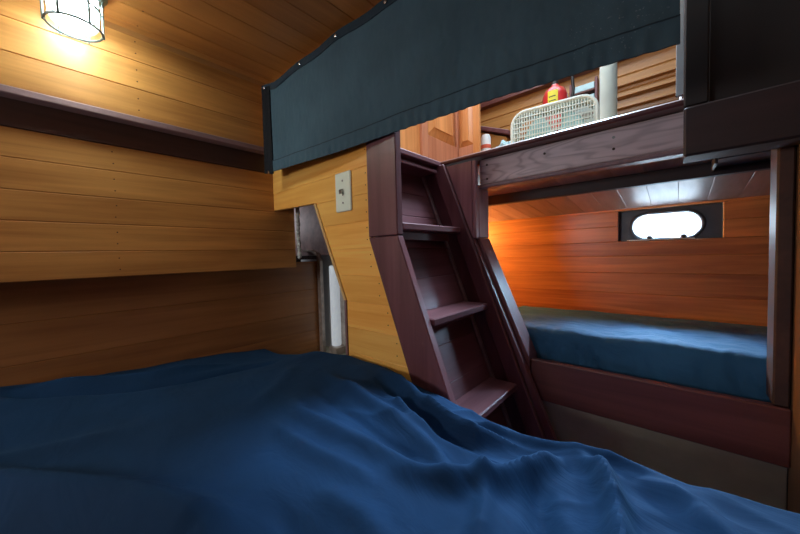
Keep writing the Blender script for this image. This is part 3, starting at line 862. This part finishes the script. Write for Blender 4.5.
# cabinets with raised panels in the corner
def raised_panel(bm, o, du, dv, n, w, h, frame=.05, dep=.012):
    """bevelled raised field with origin o, spanning du*w, dv*h, facing n"""
    def q(a, b_, c, d):
        bm.faces.new([bm.verts.new(v) for v in (a, b_, c, d)])
    P_ = lambda u, v, k: o + du * u + dv * v + n * k
    m0, m1 = 0, min(.045, w * .28)
    A = [P_(0, 0, -.006), P_(w, 0, -.006), P_(w, h, -.006), P_(0, h, -.006)]
    Bq = [P_(m1, m1, dep - .004), P_(w - m1, m1, dep - .004), P_(w - m1, h - m1, dep - .004), P_(m1, h - m1, dep - .004)]
    C = [P_(m1, m1, dep), P_(w - m1, m1, dep), P_(w - m1, h - m1, dep), P_(m1, h - m1, dep)]
    for i in range(4):
        j = (i + 1) % 4
        q(A[i], A[j], Bq[j], Bq[i]); q(Bq[i], Bq[j], C[j], C[i])
    q(*C)


cab = empty('corner_cupboard', V(-.95, 1.35, DK), 'varnished cupboard with raised panel doors seen above the head of the ladder', 'cupboard')
XC, YC = -.894, 1.50
n1, n2 = Vector((1, 0, 0)), Vector((0, -1, 0))
# face turned to the passage (+X)
piece('carcass', 'oak_z', cab, (-1.3, XC - .012, .70, YC + .06, DK, 1.25))
piece('carcass', 'oak_z', cab, (XC - .011, -.80, YC + .014, YC + .06, DK, 1.25))
piece('door_frame', 'oak_pink', cab, (XC - .012, XC + .004, 1.18, 1.225, DK + .001, 1.2), (XC - .012, XC + .004, YC - .012, YC + .013, DK + .001, 1.2), (XC - .012, XC + .004, 1.225, YC - .012, DK + .001, .565))
bm = B(); raised_panel(bm, V(XC - .004, 1.228, .568), Vector((0, 1, 0)), Vector((0, 0, 1)), n1, YC - .015 - 1.228, .5); link('raised_panel', bm, 'oak_z', cab)
piece('door_frame', 'oak_pink', cab, (XC + .005, -.802, YC, YC + .013, DK + .001, .565))
piece('door_frame', 'oak_z', cab, (-.802, -.764, YC - .004, YC + .013, DK + .001, 1.2))
bm = B(); raised_panel(bm, V(XC + .005, YC + .006, .568), Vector((1, 0, 0)), Vector((0, 0, 1)), n2, -.803 - XC - .005, .5); link('raised_panel', bm, 'oak_z', cab)

# sloped locker lid beyond, with rag and jar
lk = empty('settee_locker', V(-.86, 1.95, DK), 'varnished settee locker with sloping end seen past the cupboard edge', 'locker')
bm = B(); prism(bm, [V(-1.05, 1.78, DK), V(-.74, 1.78, DK), V(-.74, 1.78, .66), V(-1.05, 1.78, .80)], Vector((0, .32, 0)), .004); link('body', bm, 'oak_x', lk)
bm = B(); prism(bm, [V(-1.06, 1.76, .802), V(-.72, 1.76, .662), V(-.72, 1.76, .690), V(-1.06, 1.76, .83)], Vector((0, .35, 0)), .004); link('lid', bm, 'mahog_y', lk)
bm = B()
bmesh.ops.create_icosphere(bm, subdivisions=4, radius=1)
for v in bm.verts:
    c_ = v.co.copy(); r = 1 + .35 * noise.noise(c_ * 2.2) + .15 * noise.noise(c_ * 6)
    v.co = V(-.695 + c_.x * .050 * r, 1.65 + c_.y * .05 * r, .533 + (c_.z * .052 * r if c_.z > -.6 else -.031))
tag(link('rag', bm, 'towel', smooth=True), 'crumpled pale blue rag lying in front of the settee locker', 'rag')
piece_box = tag(piece('storage_box', 'oak_y', None, (-.82, -.64, 1.58, 1.72, DK, .50)), 'low wooden box under the pale blue rag', 'box')
t = empty('jar', V(-.785, 1.61, .5), 'small white jar with red band standing by the pale blue rag', 'jar')
bm = B(); lathe(bm, V(-.785, 1.61, .50), (0, 0, 1), [(0, .026), (.12, .026), (.135, .02)], 20); link('body', bm, 'white_paint', t, smooth=True)
bm = B(); lathe(bm, V(-.785, 1.61, .56), (0, 0, 1), [(0, .0268), (.02, .0268)], 20); link('label_band', bm, 'redtape', t, smooth=True)

# pole
pl = empty('support_pole', V(-.1745, 1.25, DK), 'pale blue grey metal post rising from the saloon deck', 'post')
bm = B(); tube(bm, [V(-.1745, 1.25, DK), V(-.1745, 1.25, 1.6)], .0245, 24, cap=False); link('pole', bm, 'steel', pl, smooth=True)
bm = B(); lathe(bm, V(-.1745, 1.25, DK), (0, 0, 1), [(0, .05), (.006, .05), (.01, .027)], 24); link('base_flange', bm, 'steel', pl, smooth=True)

# box fan : rounded square face with slotted grille
fan = empty('box_fan', V(-.44, 1.55, DK), 'off-white rounded square box fan standing on the saloon deck', 'fan')
ang = math.radians(8)
fu = Vector((math.cos(ang), math.sin(ang), 0)); fn = Vector((math.sin(ang), -math.cos(ang), 0)); fw = Vector((0, 0, 1))
W2, H2, RR = .164, .139, .060
fc = V(-.412, 1.50, DK + H2 + .010)


def rsq(w, h, r, k, n=8):
    out = []
    for cx, cy, a0 in ((w - r, h - r, 0), (-w + r, h - r, 90), (-w + r, -h + r, 180), (w - r, -h + r, 270)):
        for i in range(n + 1):
            a = math.radians(a0 + 90 * i / n); out.append(fc + fu * (cx + r * math.cos(a)) + fw * (cy + r * math.sin(a)) + fn * k)
    return out


bm = B(); tube(bm, rsq(W2, H2, RR, .05), .0075, 8, closed=True); link('front_rim', bm, 'fan', fan, smooth=True)
bm = B(); tube(bm, rsq(W2, H2, RR, -.05), .0075, 8, closed=True); link('rear_rim', bm, 'fan', fan, smooth=True)
bm = B()
a1, a2 = rsq(W2, H2, RR, .05), rsq(W2, H2, RR, -.05)
va = [bm.verts.new(p) for p in a1]; vb = [bm.verts.new(p) for p in a2]
for i in range(len(va)): bm.faces.new((va[i], va[(i + 1) % len(va)], vb[(i + 1) % len(va)], vb[i]))
o_ = link('housing', bm, 'fan', fan, smooth=True); md = o_.modifiers.new('t', 'SOLIDIFY'); md.thickness = .003


def grille(k):
    bm = B()
    x = -W2 + .012
    while x < W2 - .01:
        ex = max(0, abs(x) - (W2 - RR)); hh = H2 - RR + math.sqrt(max(0, RR * RR - ex * ex))
        c0 = fc + fu * x + fn * k
        prism(bm, [c0 - fu * .0018 - fw * hh, c0 + fu * .0018 - fw * hh, c0 + fu * .0018 + fw * hh, c0 - fu * .0018 + fw * hh], fn * .002, 0)
        x += .0105
    z = -H2 + .02
    while z < H2 - .012:
        ex = max(0, abs(z) - (H2 - RR)); ww = W2 - RR + math.sqrt(max(0, RR * RR - ex * ex))
        c0 = fc + fw * z + fn * (k + .002)
        prism(bm, [c0 - fw * .0018 - fu * ww, c0 + fw * .0018 - fu * ww, c0 + fw * .0018 + fu * ww, c0 - fw * .0018 + fu * ww], fn * .002, 0)
        z += .021
    return bm


link('front_grille', grille(.05), 'fan', fan)
link('rear_grille', grille(-.052), 'fan', fan)
bm = B(); lathe(bm, fc - fn * .02, fn, [(0, .035), (.045, .035), (.055, .025)], 24); link('hub', bm, 'fan', fan, smooth=True)
for k in range(4):
    a0 = math.radians(35 + 90 * k); bm = B(); g = []
    for i in range(9):
        r = .03 + .10 * i / 8; row = []
        for j in range(7):
            a = a0 + (j / 6 - .5) * (.95 if i else 1.2) + .25 * (i / 8)
            row.append(bm.verts.new(fc + (fu * math.cos(a) + fw * math.sin(a)) * r + fn * ((j / 6 - .5) * -.03)))
        g.append(row)
    for i in range(8):
        for j in range(6): bm.faces.new((g[i][j], g[i][j + 1], g[i + 1][j + 1], g[i + 1][j]))
    o_ = link('blade', bm, 'blade', fan, smooth=True); md = o_.modifiers.new('t', 'SOLIDIFY'); md.thickness = .002
bm = B(); lathe(bm, fc + fn * .056 + fu * .0 + fw * .0, fn, [(0, .011), (.006, .011), (.008, .006)], 16); link('badge', bm, 'white_paint', fan, smooth=True)
for sx in (-.12, .12):
    c0 = fc + fu * sx - fw * (H2)
    bm = B(); prism(bm, [c0 + fu * .015 + fn * .07, c0 - fu * .015 + fn * .07, c0 - fu * .015 - fn * .07, c0 + fu * .015 - fn * .07], Vector((0, 0, DK + H - c0.z)), .001)
    link('foot', bm, 'black', fan)

# fire extinguisher
ex = empty('fire_extinguisher', V(-.50, 1.87, .63), 'red fire extinguisher with yellow label hung on the saloon wall behind the fan', 'fire extinguisher')
ec = Vector((-.505, 1.87, 0))
bm = B(); lathe(bm, V(ec.x, ec.y, .63), (0, 0, 1), [(0, .052), (.006, .062), (.20, .062), (.235, .050), (.255, .022), (.265, .018)], 28); link('cylinder', bm, 'red', ex, smooth=True)
bm = B()
va, vb = [], []
for i in range(13):
    a = math.radians(-108 + 46 * i / 12)
    va.append(bm.verts.new(V(ec.x + .0626 * math.cos(a), ec.y + .0626 * math.sin(a), .73))); vb.append(bm.verts.new(V(ec.x + .0626 * math.cos(a), ec.y + .0626 * math.sin(a), .845)))
for i in range(12): bm.faces.new((va[i], va[i + 1], vb[i + 1], vb[i]))
lab = link('label_sticker', bm, 'yellow', ex, smooth=True)
for h in (.75, .77, .79, .812):
    bm = B()
    pa, pb = [], []
    for i in range(7):
        a = math.radians(-102 + 30 * i / 6)
        pa.append(bm.verts.new(V(ec.x + .0629 * math.cos(a), ec.y + .0629 * math.sin(a), h))); pb.append(bm.verts.new(V(ec.x + .0629 * math.cos(a), ec.y + .0629 * math.sin(a), h + .005)))
    for i in range(6): bm.faces.new((pa[i], pa[i + 1], pb[i + 1], pb[i]))
    link('print_line', bm, 'ink', lab)
bm = B(); lathe(bm, V(ec.x, ec.y, .895), (0, 0, 1), [(0, .018), (.03, .016), (.035, .01)], 16); link('valve', bm, 'black', ex, smooth=True)
bm = B(); prism(bm, [V(ec.x - .06, ec.y - .01, .925), V(ec.x + .02, ec.y - .01, .935), V(ec.x + .02, ec.y - .01, .945), V(ec.x - .06, ec.y - .01, .932)], Vector((0, .02, 0)), .001); link('lever', bm, 'black', ex)
bm = B(); tube(bm, [V(ec.x + .015, ec.y, .94), V(ec.x + .05, ec.y - .01, .955), V(ec.x + .085, ec.y - .01, .92), V(ec.x + .09, ec.y, .84), V(ec.x + .08, ec.y, .76)], .008, 10); link('hose', bm, 'black', ex, smooth=True)
piece('wall_bracket', 'chrome', ex, (ec.x - .02, ec.x + .02, ec.y + .063, 2.149, .70, .90))

# shallow trays behind the pole
tr = empty('wall_rack', V(-.36, 2.08, .68), 'wall rack of pale aqua trays between the extinguisher and the post', 'rack')
for i, h in enumerate((.70, .765, .83, .895)):
    piece('tray', 'tray', tr, (-.455, -.352, 2.05, 2.149, h, h + .035))
    piece('shelf', 'mahog_x', tr, (-.46, -.35, 2.045, 2.149, h - .012, h - .001))
piece('upright', 'mahog_z', tr, (-.475, -.461, 2.045, 2.149, .68, .95))
piece('upright', 'mahog_z', tr, (-.349, -.336, 2.045, 2.149, .68, .95))

# ------------------------------------------------------------------ camera
def nrm(v): return v.normalized()
Yc = nrm(Vector((278, -20, 312))); Xc = Vector((350, 3, -312)); Xc = nrm(nrm(Xc) - Yc * nrm(Xc).dot(Yc)); Zc = Xc.cross(Yc)
right = Vector((Xc.x, Yc.x, Zc.x)); down = Vector((Xc.y, Yc.y, Zc.y)); fwd = Vector((Xc.z, Yc.z, Zc.z))
cam = bpy.data.cameras.new('camera'); co = bpy.data.objects.new('camera', cam); COL.objects.link(co)
mw = Matrix.Identity(4)
for i in range(3):
    mw[i][0] = right[i]; mw[i][1] = -down[i]; mw[i][2] = -fwd[i]
mw[0][3], mw[1][3], mw[2][3] = 0, 0, H
co.matrix_world = mw
cam.sensor_width = 36; cam.lens = 36 * 312 / 800; cam.clip_start = .01
S.camera = co

# ------------------------------------------------------------------ light
def area(name, loc, to, sx, sy, power, col):
    l = bpy.data.lights.new(name, 'AREA'); l.shape = 'RECTANGLE'; l.size = sx; l.size_y = sy; l.energy = power; l.color = col
    o = bpy.data.objects.new(name, l); COL.objects.link(o); o.location = loc
    o.rotation_euler = (Vector(to) - Vector(loc)).to_track_quat('-Z', 'Y').to_euler()
    return o


area('hatch_daylight', V(-.55, 1.45, 1.58), V(-.55, 1.3, 0), .95, .95, 11, (.76, .90, 1.))
area('saloon_front_fill', V(-.5, .70, 1.15), V(-.4, 2.0, .55), .9, .4, 6, (.76, .92, 1.))  # unseen fill added to brighten the camera side of the saloon things
l_ = area('companionway_fill', V(-.38, 1.20, 1.25), V(-.36, .35, -.36), .35, .35, 8, (.56, .78, 1.))  # extra unseen light added to strengthen the daylight reaching the bed
l_.data.spread = math.radians(75)
area('recess_fill', V(-1.80, .80, .22), V(-1.3, .86, .15), .14, .14, .5, (.9, .92, 1.))  # unseen fill added in the closed hull space to light the recess
l_ = area('portlight_daylight', V(oc[0] + .01, 1.74, .24), V(oc[0] - .01, 1.40, -.16), .36, .22, 64, (.46, .74, 1.))
l_.data.spread = math.radians(110)
area('water_reflection_daylight', V(oc[0] + .01, 1.80, .07), V(oc[0] - .01, 1.40, .08), .34, .20, 3.2, (.66, .84, 1.))
area('aft_fill', V(-.96, -1.20, .22), V(-.72, .6, .10), .40, .24, 7.6, (.93, .96, 1.))  # unseen fill added behind the camera; the wall there has no opening

wd = bpy.data.worlds.new('sky'); S.world = wd; wd.use_nodes = True
bg = wd.node_tree.nodes['Background']; bg.inputs[0].default_value = (.8, .9, 1, 1); bg.inputs[1].default_value = 2.2
S.view_settings.view_transform = 'Standard'; S.view_settings.look = 'None'; S.view_settings.gamma = 1; S.view_settings.use_curve_mapping = False
S.view_settings.exposure = 0.0
